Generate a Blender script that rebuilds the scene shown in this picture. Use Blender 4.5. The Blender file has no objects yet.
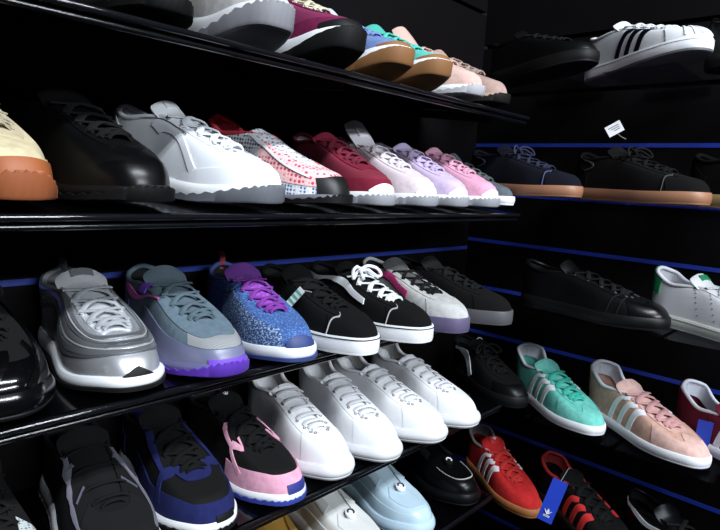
import bpy, math, random
from mathutils import Vector, Matrix
random.seed(7)
C = bpy.context.scene.collection
EYE = 1.35                                   # camera height above the floor

# ------------------------------------------------------------------ camera
cam_d = bpy.data.cameras.new('camera')
cam_d.sensor_width = 36.0
cam_d.lens = 575.9/720*36
cam_d.clip_start = 0.02
cam = bpy.data.objects.new('camera', cam_d); C.objects.link(cam)
cam.matrix_world = Matrix((( 0.68587977, 0.06544174,-0.72476639, 0),
                           (-0.72542659, 0.14040515,-0.67382688, 0),
                           ( 0.05766453, 0.98792903, 0.14377423, EYE),
                           (0,0,0,1)))
bpy.context.scene.camera = cam
# ------------------------------------------------------------------ world, lights, exposure
W = bpy.data.worlds.new('world'); bpy.context.scene.world = W; W.use_nodes = True
W.node_tree.nodes['Background'].inputs[0].default_value = (.55,.65,1,1)
W.node_tree.nodes['Background'].inputs[1].default_value = .012
def area(name, loc, target, sx, sy, power, col=(.87,.93,1)):
    l = bpy.data.lights.new(name, 'AREA'); l.shape = 'RECTANGLE'; l.size = sx; l.size_y = sy
    l.energy = power; l.color = col
    o = bpy.data.objects.new(name, l); C.objects.link(o); o.location = loc
    z = (Vector(loc)-Vector(target)).normalized(); x = Vector((1,0,0)); y = z.cross(x).normalized(); x = y.cross(z)
    o.matrix_world = Matrix(((x.x,y.x,z.x,loc[0]),(x.y,y.y,z.y,loc[1]),(x.z,y.z,z.z,loc[2]),(0,0,0,1)))
    return o
area('aisle_tube_light', (.25,-1.15,3.05), (.55,.6,1.1), 2.0, .06, 30)
area('aisle_tube_light', (.25,-1.30,3.05), (.55,.6,1.1), 2.0, .06, 30)
area('far_tube_light', (.45,-2.1,2.22), (.6,.6,1.2), 1.6, .12, 38)
vs = bpy.context.scene.view_settings
vs.view_transform = 'Standard'; vs.look = 'None'; vs.gamma = 1; vs.use_curve_mapping = False
vs.exposure = 0.85

# ------------------------------------------------------------------ materials
MC = {}
def mat(kind, col, rough=None, col2=None, scale=None, metal=None):
    key = (kind, tuple(col), rough, tuple(col2) if col2 else None, scale, metal)
    if key in MC: return MC[key]
    m = bpy.data.materials.new(kind); MC[key] = m; m.use_nodes = True
    N = m.node_tree.nodes; L = m.node_tree.links; P = N['Principled BSDF']
    if max(col)<.06: col=tuple(v*.16 for v in col)
    c = (*col, 1)
    P.inputs['Base Color'].default_value = c
    dr = {'leather':.38,'suede':.95,'knit':.9,'rubber':.6,'patent':.12,'plastic':.3,'gloss':.1,'cloth':.85,'paper':.8,'wall':.55,'silver':.3,'dots':.8,'fleck':.85,'weave':.8}
    P.inputs['Roughness'].default_value = rough if rough is not None else dr.get(kind,.5)
    if metal: P.inputs['Metallic'].default_value = metal
    if kind in ('knit','cloth','leather','rubber','weave') and max(col)<.02: P.inputs['Specular IOR Level'].default_value = .28
    tc = N.new('ShaderNodeTexCoord')
    def bump(src, s, d=.001):
        b = N.new('ShaderNodeBump'); b.inputs['Strength'].default_value = s; b.inputs['Distance'].default_value = d
        L.new(src, b.inputs['Height']); L.new(b.outputs[0], P.inputs['Normal'])
    def noise(sc, det=3):
        n = N.new('ShaderNodeTexNoise'); n.inputs['Scale'].default_value = sc; n.inputs['Detail'].default_value = det
        L.new(tc.outputs['Object'], n.inputs['Vector']); return n
    def ramp(src, a, b, p0, p1, const=False):
        r = N.new('ShaderNodeValToRGB'); e = r.color_ramp.elements
        e[0].position = p0; e[0].color = (*a,1); e[1].position = p1; e[1].color = (*b,1)
        if const: r.color_ramp.interpolation = 'CONSTANT'
        L.new(src, r.inputs[0]); L.new(r.outputs[0], P.inputs['Base Color'])
    def dk(f): return tuple(x*f for x in col)
    if kind in ('leather','patent','silver'):
        n = noise(scale or 60, 4); bump(n.outputs['Fac'], .25, .001)
    elif kind == 'suede':
        n = noise(scale or 90, 5); ramp(n.outputs['Fac'], dk(.86), tuple(min(1,x*1.06) for x in col), .35, .65)
        bump(n.outputs['Fac'], .5, .001)
        P.inputs['Specular IOR Level'].default_value = .2
    elif kind in ('knit','cloth'):
        w = N.new('ShaderNodeTexWave'); w.inputs['Scale'].default_value = scale or (130 if kind=='knit' else 260); w.inputs['Distortion'].default_value = 3
        L.new(tc.outputs['Object'], w.inputs['Vector']); bump(w.outputs['Fac'], .4 if kind=='knit' else .2, .0006)
        ramp(w.outputs['Fac'], dk(.82), col, .2, .8)
    elif kind == 'dots':                                  # open knit with round holes
        v = N.new('ShaderNodeTexVoronoi'); v.inputs['Scale'].default_value = scale or 150; v.inputs['Randomness'].default_value = .25
        L.new(tc.outputs['Object'], v.inputs['Vector']); ramp(v.outputs['Distance'], col2, col, .30, .42)
        bump(v.outputs['Distance'], .6, .0012)
    elif kind == 'fleck':                                 # knit with pale stitches
        mp = N.new('ShaderNodeMapping'); mp.inputs['Scale'].default_value = (1,1.0,2.0)
        L.new(tc.outputs['Object'], mp.inputs[0])
        v = N.new('ShaderNodeTexNoise'); v.inputs['Scale'].default_value = scale or 210; v.inputs['Detail'].default_value = 1
        L.new(mp.outputs[0], v.inputs['Vector']); ramp(v.outputs['Fac'], col, col2, .50, .62)
        bump(v.outputs['Fac'], .5, .001)
    elif kind == 'weave':
        ch = N.new('ShaderNodeTexBrick'); ch.inputs['Scale'].default_value = scale or 120
        ch.inputs['Mortar Size'].default_value = .03
        L.new(tc.outputs['Object'], ch.inputs['Vector']); bump(ch.outputs['Fac'], .4, -.0008)
    elif kind == 'ribbed':                                # fine upright ribs on a sidewall
        w = N.new('ShaderNodeTexWave'); w.inputs['Scale'].default_value = scale or 170
        L.new(tc.outputs['Object'], w.inputs['Vector']); bump(w.outputs['Fac'], .35, .0006)
    elif kind in ('rubber','plastic'):
        n = noise(scale or 35, 3); bump(n.outputs['Fac'], .12, .001)
        r = N.new('ShaderNodeMapRange'); L.new(n.outputs['Fac'], r.inputs[0])
        b = P.inputs['Roughness'].default_value
        r.inputs[3].default_value = b*.8; r.inputs[4].default_value = min(1,b*1.2); L.new(r.outputs[0], P.inputs['Roughness'])
    elif kind == 'lip': P.inputs['IOR'].default_value = 1.6
    elif kind == 'wall':
        P.inputs['Specular IOR Level'].default_value = .08; n = noise(6, 6); ramp(n.outputs['Fac'], dk(.8), dk(1.2), .3, .7); bump(noise(220,3).outputs['Fac'], .1, .0005)
    return m
def clear_mat(name, tint, fac):
    m = bpy.data.materials.new(name); m.use_nodes = True; N = m.node_tree.nodes; L = m.node_tree.links
    N.remove(N['Principled BSDF']); out = N['Material Output']
    t = N.new('ShaderNodeBsdfTransparent'); t.inputs[0].default_value = (*tint,1)
    g = N.new('ShaderNodeBsdfGlossy'); g.inputs['Roughness'].default_value = .08; g.inputs[0].default_value = (.9,.95,1,1)
    fr = N.new('ShaderNodeLayerWeight'); fr.inputs[0].default_value = fac
    mx = N.new('ShaderNodeMixShader'); ml_ = N.new('ShaderNodeMath'); ml_.operation='MULTIPLY'; ml_.inputs[1].default_value = .35; L.new(fr.outputs['Fresnel'], ml_.inputs[0]); L.new(ml_.outputs[0], mx.inputs[0]); L.new(t.outputs[0], mx.inputs[1]); L.new(g.outputs[0], mx.inputs[2])
    L.new(mx.outputs[0], out.inputs[0]); return m

WHITE=(.80,.82,.84); OFF=(.66,.66,.62); BLACK=(.012,.012,.014); GUM=(.30,.13,.05)

# ------------------------------------------------------------------ mesh helpers
def link(name, me, m=None, parent=None, smooth=True):
    o = bpy.data.objects.new(name, me); C.objects.link(o)
    if m: me.materials.append(m)
    if smooth:
        for p in me.polygons: p.use_smooth = True
        me.set_sharp_from_angle(angle=math.radians(50))
    if parent: o.parent = parent
    return o
class MB:
    def __init__(s): s.v=[]; s.f=[]
    def grid(s, P, close_u=False, close_v=False):
        nu=len(P); nv=len(P[0]); b=len(s.v)
        for r in P: s.v += [tuple(p) for p in r]
        for i in range(nu if close_u else nu-1):
            for j in range(nv if close_v else nv-1):
                a=b+i*nv+j; c=b+((i+1)%nu)*nv
                s.f.append((a, c+j, c+(j+1)%nv, b+i*nv+(j+1)%nv))
    def box(s, x0,x1,y0,y1,z0,z1):
        b=len(s.v)
        s.v += [(x,y,z) for x in (x0,x1) for y in (y0,y1) for z in (z0,z1)]
        s.f += [tuple(b+i for i in q) for q in ((0,1,3,2),(4,6,7,5),(0,4,5,1),(2,3,7,6),(0,2,6,4),(1,5,7,3))]
    def slab(s, P, thick):
        """grid P given thickness against its own normals, all borders stitched"""
        nu=len(P); nv=len(P[0])
        P=[[Vector(p) for p in r] for r in P]
        B=[]
        for i in range(nu):
            r=[]
            for j in range(nv):
                du=P[min(i+1,nu-1)][j]-P[max(i-1,0)][j]; dv=P[i][min(j+1,nv-1)]-P[i][max(j-1,0)]
                n=du.cross(dv)
                if n.length<1e-12: n=Vector((0,0,1))
                n.normalize(); r.append(P[i][j]-n*thick)
            B.append(r)
        b=len(s.v)
        for r in P: s.v += [tuple(p) for p in r]
        b2=len(s.v)
        for r in B: s.v += [tuple(p) for p in r]
        for i in range(nu-1):
            for j in range(nv-1):
                a=i*nv+j; q=(a,a+nv,a+nv+1,a+1)
                s.f.append(tuple(b+k for k in q)); s.f.append(tuple(b2+k for k in reversed(q)))
        ring=[i*nv for i in range(nu)]+[(nu-1)*nv+j for j in range(1,nv)]+[i*nv+nv-1 for i in range(nu-2,-1,-1)]+[j for j in range(nv-2,0,-1)]
        n=len(ring)
        for k in range(n):
            a,c=ring[k],ring[(k+1)%n]; s.f.append((b+c,b+a,b2+a,b2+c))
    def tube(s, pts, r, n=7, closed=False, flat=1.0):
        pts=[Vector(p) for p in pts]; m=len(pts); R=[]; prev=None
        for i,p in enumerate(pts):
            if closed: t=pts[(i+1)%m]-pts[i-1]
            else: t=pts[min(i+1,m-1)]-pts[max(i-1,0)]
            t.normalize()
            up = prev if prev else (Vector((0,0,1)) if abs(t.z)<.95 else Vector((1,0,0)))
            u=(up-t*up.dot(t)).normalized(); prev=u; w=t.cross(u)
            rr=r[i] if isinstance(r,(list,tuple)) else r
            R.append([p+u*math.cos(a)*rr*flat+w*math.sin(a)*rr for a in [2*math.pi*k/n for k in range(n)]])
        b=len(s.v); s.grid(R, close_u=closed, close_v=True)
        if not closed:
            s.f.append(tuple(b+k for k in range(n))); e=b+(m-1)*n; s.f.append(tuple(e+k for k in reversed(range(n))))
    def build(s, name, m, parent=None, smooth=True):
        me=bpy.data.meshes.new(name); me.from_pydata(s.v,[],s.f); me.update()
        return link(name, me, m, parent, smooth)
def setp(o, label=None, cat=None, group=None, kind=None):
    for k,v in (('label',label),('category',cat),('group',group),('kind',kind)):
        if v: o[k]=v
    return o
def sm(x,a=0.,b=1.):
    x=max(0,min(1,(x-a)/(b-a))); return x*x*(3-2*x)

# ------------------------------------------------------------------ the shoe
BASE=[(.285,0),(.2815,.0165),(.267,.030),(.236,.0430),(.192,.0475),(.148,.0425),(.106,.0365),(.068,.035),(.035,.0345),(.011,.025),(0,0)]
RIM =[(.205,0,.062),(.204,.008,.062),(.201,.0125,.0625),(.190,.0155,.066),(.169,.0175,.073),(.144,.019,.082),(.118,.021,.091),(.084,.028,.090),(.045,.030,.086),(.018,.023,.094),(.006,0,.102)]
class Form:
    """upper surface P(phi,t): phi -10..10 runs round the shoe (0 toe, +-10 heel), t 0..1 from sole edge to collar rim"""
    def __init__(s, L=.285, wid=1., hgt=1., sole=(.024,.020), spring=.012, toek=.56, s0=.30, throat=0., rimdz=0., heel=0., point=0.):
        s.k=L/.285; s.wid=wid; s.hgt=hgt; s.sole=sole; s.spring=spring; s.toek=toek; s.s0=s0
        s.throat=throat; s.rimdz=rimdz; s.heel=heel; s.point=point; s.L=L
    def _cr(s, tab, f):
        sg=1 if f>=0 else -1; f=abs(f)
        if f>10: f=20-f; sg=-sg
        i=min(int(f),9); u=f-i
        def g(j):
            if j<0: q=tab[-j]; return (q[0],-q[1])+tuple(q[2:])
            if j>10: q=tab[20-j]; return (q[0],-q[1])+tuple(q[2:])
            return tab[j]
        a,b,c,d=g(i-1),g(i),g(i+1),g(i+2); o=[]
        for A,B,Cc,D in zip(a,b,c,d):
            o.append(.5*((2*B)+(-A+Cc)*u+(2*A-5*B+4*Cc-D)*u*u+(-A+3*B-3*Cc+D)*u**3))
        o[1]*=sg; return o
    def ground(s,x): return s.spring*sm(x/s.L,.62,1.)**1.3*1.0
    def cy(s,x): return .007*(x/s.L)**2
    def base(s,f,off=0.):
        def raw(f):
            b=s._cr(BASE,f); x=b[0]*s.k; w=b[1]*s.k*s.wid
            if s.point: w*=1-s.point*sm(x/s.L,.6,1.)
            return Vector((x,w+s.cy(x)))
        p=raw(f)
        if off:
            t=raw(f+.15)-raw(f-.15); n=Vector((t.y,-t.x)).normalized()
            c=Vector((.45*s.L,0))
            if n.dot(p-c)<0: n=-n
            p=p+n*off
        return p
    def soletop(s,x): return s.ground(x)+s.sole[0]+(s.sole[1]-s.sole[0])*sm(x/s.L,.1,.8)
    def rim(s,f):
        r=s._cr(RIM,f); x=r[0]*s.k; y=r[1]*s.k*s.wid*(1+min(.35,s.heel*14)*sm(min(abs(f),20-abs(f)),8,9.2))
        fa=min(abs(f),10); x+=s.throat*sm(3.5-fa,0,3.5)*1.0
        z=r[2]*s.hgt + s.rimdz*sm(5-fa,0,5) + s.heel*sm(fa,7.4,9.0) + (s.sole[0]-.024)
        return Vector((x,y+s.cy(x),z))
    def P(s,f,t,off=0.):
        if off:
            p=s.P(f,t); du=s.P(f+.08,t)-s.P(f-.08,t); dv=s.P(f,min(1,t+.02))-s.P(f,max(0,t-.02))
            n=du.cross(dv)
            if n.length<1e-12: return p
            n.normalize()
            c=Vector((.45*s.L,0,.03))
            if n.dot(p-Vector((max(.06,min(.2,p.x)),0,.02)))<0: n=-n
            return p+n*off
        b=s.base(f,-.002); r=s.rim(f); x=b.x
        z0=s.soletop(x)-.005
        fa=min(abs(f),20-abs(f)); toe=1-sm(fa,1.5,5.); heel=sm(fa,7,9.5)
        k=s.toek*toe+(1-toe)*(.80+.15*heel); s0=s.s0*toe+(1-toe)*(.55+.3*heel)
        if t<.6:
            a=t/.6*math.pi/2; q=s0*(1-math.cos(a)); rr=math.sin(a)
        else: q=s0+(1-s0)*(t-.6)/.4; rr=1+.0*t
        H=r.z-z0; z=z0+H*(k*rr+(1-k)*q)
        # smooth the shoulder of the toe box a little
        x_=b.x+(r.x-b.x)*q; y_=b.y+(r.y-b.y)*q
        bulge=.004*math.sin(math.pi*min(1,t))*heel
        x_-=bulge
        return Vector((x_,y_,z))
def frange(a,b,n): return [a+(b-a)*i/(n-1) for i in range(n)]
def cv(v,f): return v(f) if callable(v) else v

def overlay(F, root, name, m, f0, f1, t0, t1, off=.0013, n=None, nt=7, label=None, thick=.002, mirror=False):
    n=n or max(6,int(abs(f1-f0)*6)+2); nt=max(nt,17 if nt>5 else 9); o=None; mb=MB()
    for sg in ((1,-1) if mirror else (1,)):
        rows=[]
        for f in frange(f0,f1,n):
            a,b=cv(t0,f),cv(t1,f)
            rows.append([F.P(f*sg,a+(b-a)*j/(nt-1),off) for j in range(nt)])
        if (sg<0): rows=rows[::-1]
        # orient
        du=rows[1][0]-rows[0][0]; dv=rows[0][1]-rows[0][0]; nn=du.cross(dv); c=Vector((.4*F.L,0,.03))
        if nn.dot(rows[0][0]-c)<0: rows=rows[::-1]
        mb.slab(rows, thick)
    o=mb.build(name,m,root)
    if label: o['label']=label
    return o
def stripe(F, root, name, m, pts, w, off=.0016, label=None, n=16, edge=None, thick=.0018):
    """raised band of width w along a path of (phi,t) points"""
    path=[]
    for i in range(n):
        u=i/(n-1)*(len(pts)-1); k=min(int(u),len(pts)-2); v=u-k
        def g(j): return pts[max(0,min(len(pts)-1,j))]
        a,b,c,d=g(k-1),g(k),g(k+1),g(k+2)
        path.append(tuple(.5*(2*B+(-A+Cc)*v+(2*A-5*B+4*Cc-D)*v*v+(-A+3*B-3*Cc+D)*v**3) for A,B,Cc,D in zip(a,b,c,d)))
    rows=[]
    for i,(f,t) in enumerate(path):
        a=path[max(0,i-1)]; b=path[min(n-1,i+1)]
        T=F.P(b[0],b[1])-F.P(a[0],a[1]); T.normalize()
        Pf=(F.P(f+.05,t)-F.P(f-.05,t))/.1; Pt=(F.P(f,min(1,t+.01))-F.P(f,max(0,t-.01)))/.02
        N=Pf.cross(Pt).normalized(); S=N.cross(T).normalized()
        ww=(w(i/(n-1)) if callable(w) else w)/2
        if edge: ww*=edge(i/(n-1))
        df=S.dot(Pf)/max(Pf.length_squared,1e-9); dt=S.dot(Pt)/max(Pt.length_squared,1e-9)
        rows.append([F.P(f+df*ww*q, max(0,min(1,t+dt*ww*q)), off) for q in (-1,-.5,0,.5,1)])
    mb=MB()
    nn=(rows[1][0]-rows[0][0]).cross(rows[0][1]-rows[0][0])
    if nn.dot(rows[0][0]-Vector((.4*F.L,0,.02)))<0: rows=rows[::-1]
    mb.slab(rows,thick); o=mb.build(name,m,root)
    if label: o['label']=label
    return o
def band(F, root, name, m, zlo, zhi, prof, label=None, n=80, f0=-10, f1=10):
    """sole layer following the outline; zlo/zhi functions of (phi,x); prof = list of (height fraction, outward offset)"""
    mb=MB(); full=(f0==-10 and f1==10)
    fs=[-10+20*i/n for i in range(n)] if full else frange(f0,f1,n)
    rows=[]
    for h,off in prof:
        r=[]
        for f in fs:
            p=F.base(f,off); x=p.x; a=zlo(f,x); b=zhi(f,x)
            r.append(Vector((p.x,p.y,a+(b-a)*h)))
        rows.append(r)
    if full:
        mb.grid(rows,close_v=True)
        L=len(rows)
        for base in (0,(L-1)*n):
            for i in range(n//2):
                a,b=i,i+1
                A=(-a)%n; B=(-b)%n
                ids=[base+a,base+b,base+B,base+A]
                q=[]
                for t in ids:
                    if t not in q: q.append(t)
                if len(q)>2: mb.f.append(tuple(q))
    else:
        mb.slab(rows[::-1],.004)
    o=mb.build(name,m,root)
    if full:
        import bmesh
        bm=bmesh.new(); bm.from_mesh(o.data); bmesh.ops.recalc_face_normals(bm,faces=bm.faces); bm.to_mesh(o.data); bm.free()
        for p in o.data.polygons: p.use_smooth = len(p.vertices)==4 and abs(p.normal.z)<.8
    if label: o['label']=label
    return o

def make_shoe(name, label, cat, group=None, L=.285, wid=1., hgt=1., sole='cup', sh=(.024,.020), spring=.012, toek=.56, s0=.30,
              throat=0., rimdz=0., heel=0., point=0., upper=None, mid=None, out=None, line=None, lining=None, insole=None,
              tongue=None, lace=None, lace_w=.0075, rows=6, lace_kind='cross', bow=None, eyelet=None, tong_len=.03, collar=None,
              extra=None, wrap=.010, wrapr=3.0, teeth=0.004, seam=None):
    root=bpy.data.objects.new(name,None); C.objects.link(root); root.empty_display_size=.02
    setp(root,label,cat,group)
    F=Form(L,wid,hgt,sh,spring,toek,s0,throat,rimdz,heel,point); root['L']=L
    upper=upper or mat('leather',BLACK); mid=mid or mat('rubber',WHITE); out=out or mid
    lining=lining or mat('cloth',(.05,.05,.05)); insole=insole or lining; tongue=tongue or upper; collar=collar or upper
    # upper shell
    mb=MB(); n=120; nt=23
    mb.grid([[F.P(-10+20*i/n,j/(nt-1)) for j in range(nt)] for i in range(n)],close_u=True)
    for k in range(len(mb.f)): mb.f[k]=tuple(mb.f[k])
    # inner wall
    rows_in=[[F.P(-10+20*i/n,1-.7*j/6,-.0035) for j in range(7)] for i in range(n)]
    up=mb.build('upper',upper,root)
    mi=MB(); mi.grid(rows_in,close_u=True); mi.build('lining',lining,root)
    # insole
    mi=MB(); mi.grid([[Vector((F.base(f,-.008).x, F.cy(F.base(f).x)+(F.base(f,-.008).y-F.cy(F.base(f).x))*q, F.soletop(F.base(f).x)+.004)) for q in (-1,-.4,0,.4,1)] for f in frange(.6,9.6,24)])
    mi.build('insole',insole,root)
    # padded collar
    mc=MB(); pts=[]
    for f in [5.6+8.8*i/40 for i in range(41)]:
        p=F.P(f if f<=10 else f-20,1.); pts.append(p+Vector((0,0,-.0015)))
    rr=[.0018+.0022*sm(min(i,40-i),0,10) for i in range(41)]
    mc.tube(pts,rr,n=8); mc.build('collar',collar,root)
    # sole
    g=lambda f,x: F.ground(x)
    top=lambda f,x: F.soletop(x)
    if sole=='cup':
        ot=lambda f,x: F.ground(x)+.005
        band(F,root,'outsole',out,lambda f,x:F.ground(x),ot,[(0,-.003),(.3,0.001),(1,.0015)])
        band(F,root,'midsole',mid,ot,top,[(0,.0012),(.06,.0022),(.5,.0026),(.9,.0018),(1,.0002),(1,-.004)])
        if seam: band(F,root,'stitch_line',seam,lambda f,x:F.soletop(x)-.0052,lambda f,x:F.soletop(x)-.0036,[(0,.002),(.2,.0031),(.8,.0030),(1,.0018)])
    elif sole=='vulc':
        ot=lambda f,x: F.ground(x)+.004
        band(F,root,'outsole',out,lambda f,x:F.ground(x),ot,[(0,-.002),(.3,0.001),(1,.0015)])
        band(F,root,'midsole',mid,ot,top,[(0,.0012),(.1,.0022),(.9,.0020),(1,.001),(1,-.004)])
        if line: band(F,root,'foxing_line',line,lambda f,x:F.soletop(x)-.0042,lambda f,x:F.soletop(x)-.0022,[(0,.001),(.3,.0032),(.7,.0032),(1,.001)])
    elif sole=='chunky':
        ot=lambda f,x: F.ground(x)+.007
        band(F,root,'outsole',out,lambda f,x:F.ground(x),ot,[(0,-.004),(.25,0.001),(.8,.004),(1,.0035)])
        band(F,root,'midsole',mid,ot,top,[(0,.0030),(.1,.0052),(.4,.0068),(.7,.0058),(.93,.003),(1,.0002),(1,-.004)])
    else: # runner
        def ot(f,x):
            fa=abs(f); z=.006+wrap*(1-sm(fa,.6,wrapr))
            if teeth: z+=teeth*abs(((f*2.3)%1)*2-1)
            return F.ground(x)+z
        band(F,root,'midsole',mid,lambda f,x:F.ground(x)+.004,top,[(0,.0005),(.12,.0018),(.35,.0034),(.7,.0032),(.93,.0012),(1,-.0004),(1,-.004)],n=120)
        band(F,root,'outsole',out,lambda f,x:F.ground(x),ot,[(0,-.004),(.05,.002),(.18,.0046),(.96,.0050),(1,.0025)],n=160)
    # tongue
    rim0=F.rim(0); rim6=F.rim(6.2)
    tl=tong_len
    def tc(a):
        # centre line of the tongue
        if a<.7:
            f=6.2*a/.7; r=F.rim(f); r2=F.rim(-f)
            return Vector((r.x+.004*(1-a),(r.y+r2.y)/2,r.z+.001+.004*a)),abs(r.y-r2.y)/2+.006
        u=(a-.7)/.3; r=F.rim(6.2)
        return Vector((r.x-tl*.75*u,F.cy(r.x),r.z+.0038+tl*.62*u)),abs(r.y-F.cy(r.x))+.006+.004*u-.006*u**6
    mt=MB(); G=[]
    for i in range(19):
        a=i/18; c,w=tc(a)
        G.append([Vector((c.x-.004*abs(q)*(1 if a>.7 else .3),c.y+w*q,c.z-(.011*q*q))) for q in frange(1,-1,9)])
    mt.slab(G,.0045 if tl<.05 else .006); mt.build('tongue',tongue,root)
    # laces
    if lace:
        ml=MB(); me=MB(); epts=[]
        for k in range(rows):
            f=1.2+ (5.9-1.2)*k/(rows-1) if rows>1 else 4
            a=F.P(f,.92,.0022); b=F.P(-f,.92,.0022); epts.append((a,b,f))
        def cross(a,b,fa,lift):
            c,w=tc(.7*fa/6.2); out=[]
            for i in range(9):
                u=i/8; p=a.lerp(b,u); s=math.sin(math.pi*u)**.5
                p.z=p.z*(1-s)+max(p.z+.001,c.z+.0016+lift)*s; out.append(p)
            return out
        def rib(path,w):
            path=[path[0]+(path[0]-path[1])*.5]+path+[path[-1]+(path[-1]-path[-2])*.5]
            G=[]
            for i,p in enumerate(path):
                t=(path[min(i+1,len(path)-1)]-path[max(0,i-1)]).normalized()
                s=Vector((0,0,1)).cross(t); s.z*=.3
                s=s.normalized() if s.length>1e-6 else Vector((1,0,0))
                G.append([p-s*w/2,p-s*w/5+Vector((0,0,w*.12)),p+s*w/5+Vector((0,0,w*.12)),p+s*w/2])
            ml.slab(G,-.0013)
        for k,(a,b,f) in enumerate(epts):
            if lace_kind=='bar' or k==0: rib(cross(a,b,f,.0005),lace_w)
            if lace_kind=='cross' and k<rows-1:
                a2,b2,f2=epts[k+1]; rib(cross(a,b2,(f+f2)/2,.0005),lace_w); rib(cross(b,a2,(f+f2)/2,.0018),lace_w)
        if bow is not None:
            a,b,f=epts[-1]; c,w=tc(.66); kc=c+Vector((0,0,.008))
            ml.tube([kc+Vector((.003,-.005,0)),kc+Vector((0,0,.003)),kc+Vector((-.003,.005,0))],.004,n=6)
            for sg in (1,-1):
                pts=[kc,kc+Vector((.006,sg*.012,.008)),kc+Vector((.014*bow,sg*.028,.004)),kc+Vector((.020*bow,sg*.034,-.008)),kc+Vector((.012,sg*.024,-.010)),kc+Vector((.004,sg*.010,-.002)),kc]
                q=[]
                for i in range(25):
                    u=i/24*6; k=min(int(u),5); v=u-k; gg=lambda j: pts[max(0,min(6,j))]
                    A,B,D,E_=gg(k-1),gg(k),gg(k+1),gg(k+2)
                    q.append(.5*((2*B)+(-A+D)*v+(2*A-5*B+4*D-E_)*v*v+(-A+3*B-3*D+E_)*v**3))
                ml.tube(q,lace_w*.36,n=6)
                e=kc+Vector((.030,sg*.018,-.010)); ml.tube([kc,kc+Vector((.012,sg*.010,.002)),e],lace_w*.34,n=6)
        ml.build('laces',lace,root)
        if eyelet:
            for sg in (1,-1):
                for a,b,f in epts:
                    me=MB()
                    c=F.P(f*sg,.84,.0016); n1=(F.P(f*sg,.84,.01)-F.P(f*sg,.84)).normalized()
                    u=n1.cross(Vector((1,0,0))).normalized(); v=n1.cross(u)
                    me.tube([c+u*math.cos(t)*.0022+v*math.sin(t)*.0022 for t in frange(0,2*math.pi*11/12,12)],.0009,n=5,closed=True)
                    me.build('eyelet',eyelet,root)
    if extra: extra(F,root,tc)
    return root
def place(o, x, y, z, yaw, pitch=0, tilt=0):
    """toe tip at x,y; z is the surface it stands on; yaw measured from straight out of the left wall"""
    a=math.radians(yaw); L=o['L']; d=Vector((math.sin(a),-math.cos(a),0))
    p=math.radians(pitch); o.location=(x-d.x*L*math.cos(p), y-d.y*L*math.cos(p), EYE+z+L*math.sin(p)); o.rotation_euler=(math.radians(tilt),p,math.radians(yaw-90))
    del o['L']
    return o
def patch_on_tongue(tc, root, name, m, a0, a1, w, lift=.0016, label=None):
    G=[]
    for i in range(6):
        a=a0+(a1-a0)*i/5; c,ww=tc(a)
        G.append([Vector((c.x,c.y+w*q,c.z+lift-.011*(w*q/ww)**2)) for q in frange(1,-1,5)])
    mb=MB(); mb.slab(G,.0015); o=mb.build(name,m,root)
    if label: o['label']=label
    return o
# overlay recipes ---------------------------------------------------------
def three_stripes(F, root, m, lab, sides=(-1,1), f=(4.3,5.0,5.7), w=.0125, lean=-.55, t0=.04, t1=.76):
    for s in sides:
        for k in f: stripe(F,root,'stripe',m,[(s*(k+.30),t0),(s*k,.40),(s*(k+lean),t1)],(lambda u,w=w: w*(1-.30*u)),label=lab)
def toe_cap(F, root, m, lab=None, f=2.9, h=.62, name='toe_cap'):
    overlay(F,root,name,m,-f,f,0,lambda x:h*(1-.35*(abs(x)/f)**2),off=.0012,nt=9,label=lab)
def mudguard(F, root, m, lab=None, f=4.2, h=.36, name='mudguard', pk=.9):
    overlay(F,root,name,m,-f,f,0,lambda x:h*max(.12,(1-pk*(abs(x)/f)**3)),off=.0014,nt=8,label=lab)
def eyestay(F, root, m, lab=None, t=.74, f=6.2, name='eyestay'):
    overlay(F,root,name,m,-f,f,lambda x:t+.08*(1-sm(abs(x),0,2)),.995,off=.0014,nt=5,n=44,label=lab)
def heel_counter(F, root, m, lab=None, f=7.6, h=.62, name='heel_counter'):
    o=overlay(F,root,name,m,f,20-f,0,lambda x:h*(.45+.55*sm(min(x,20-x),f,9.6)),off=.0014,nt=7,label=lab)
    return o
def heel_tab(F, root, m, lab=None, f=9.0, t0=.55, name='heel_tab'):
    return overlay(F,root,name,m,f,20-f,t0,1.0,off=.0020,nt=6,label=lab)
def pull_loop(F, root, m, lab=None, up=.020):
    p=F.rim(10); mb=MB()
    mb.tube([p+Vector((-.003,0,-.012)),p+Vector((-.008,0,up*.5)),p+Vector((-.004,0,up)),p+Vector((.002,0,up*.6)),p+Vector((.003,0,-.004))],.005,n=8,flat=.35)
    o=mb.build('pull_tab',m,root)
    if lab: o['label']=lab
exec_later=[]

# ================================================================== the setting
YW=.89; XW=1.40; YF=.60
SZ={0:.36,1:.154,2:-.049,3:-.256,4:-.48,5:-.70}
RZ={1:.228,2:-.012,3:-.252,4:-.492,5:-.732}
wallm=mat('wall',(.015,.010,.012),rough=.7); floorm=mat('wall',(.05,.05,.055),rough=.4)
bluem=mat('plastic',(.020,.045,.36),rough=.35)
mb=MB(); mb.box(-1.6,XW+.08,-2.4,YW+.08,-.05,0); setp(mb.build('floor',floorm,smooth=False),kind='structure')
def slat_wall(name, along, a0, a1, at, grooves, z0, z1):
    mb=MB(); zs=[z0]
    for g in sorted(grooves): zs+= [g-.005,g+.005]
    zs.append(z1)
    for i in range(0,len(zs),2):
        lo,hi=zs[i],zs[i+1]
        if along=='x': mb.box(a0,a1,at,at+.018,EYE+lo,EYE+hi)
        else: mb.box(at,at+.018,a0,a1,EYE+lo,EYE+hi)
    if along=='x': mb.box(a0,a1,at+.018,at+.05,EYE+z0,EYE+z1)
    else: mb.box(at+.018,at+.05,a0,a1,EYE+z0,EYE+z1)
    setp(mb.build(name,wallm,smooth=False),kind='structure')
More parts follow.
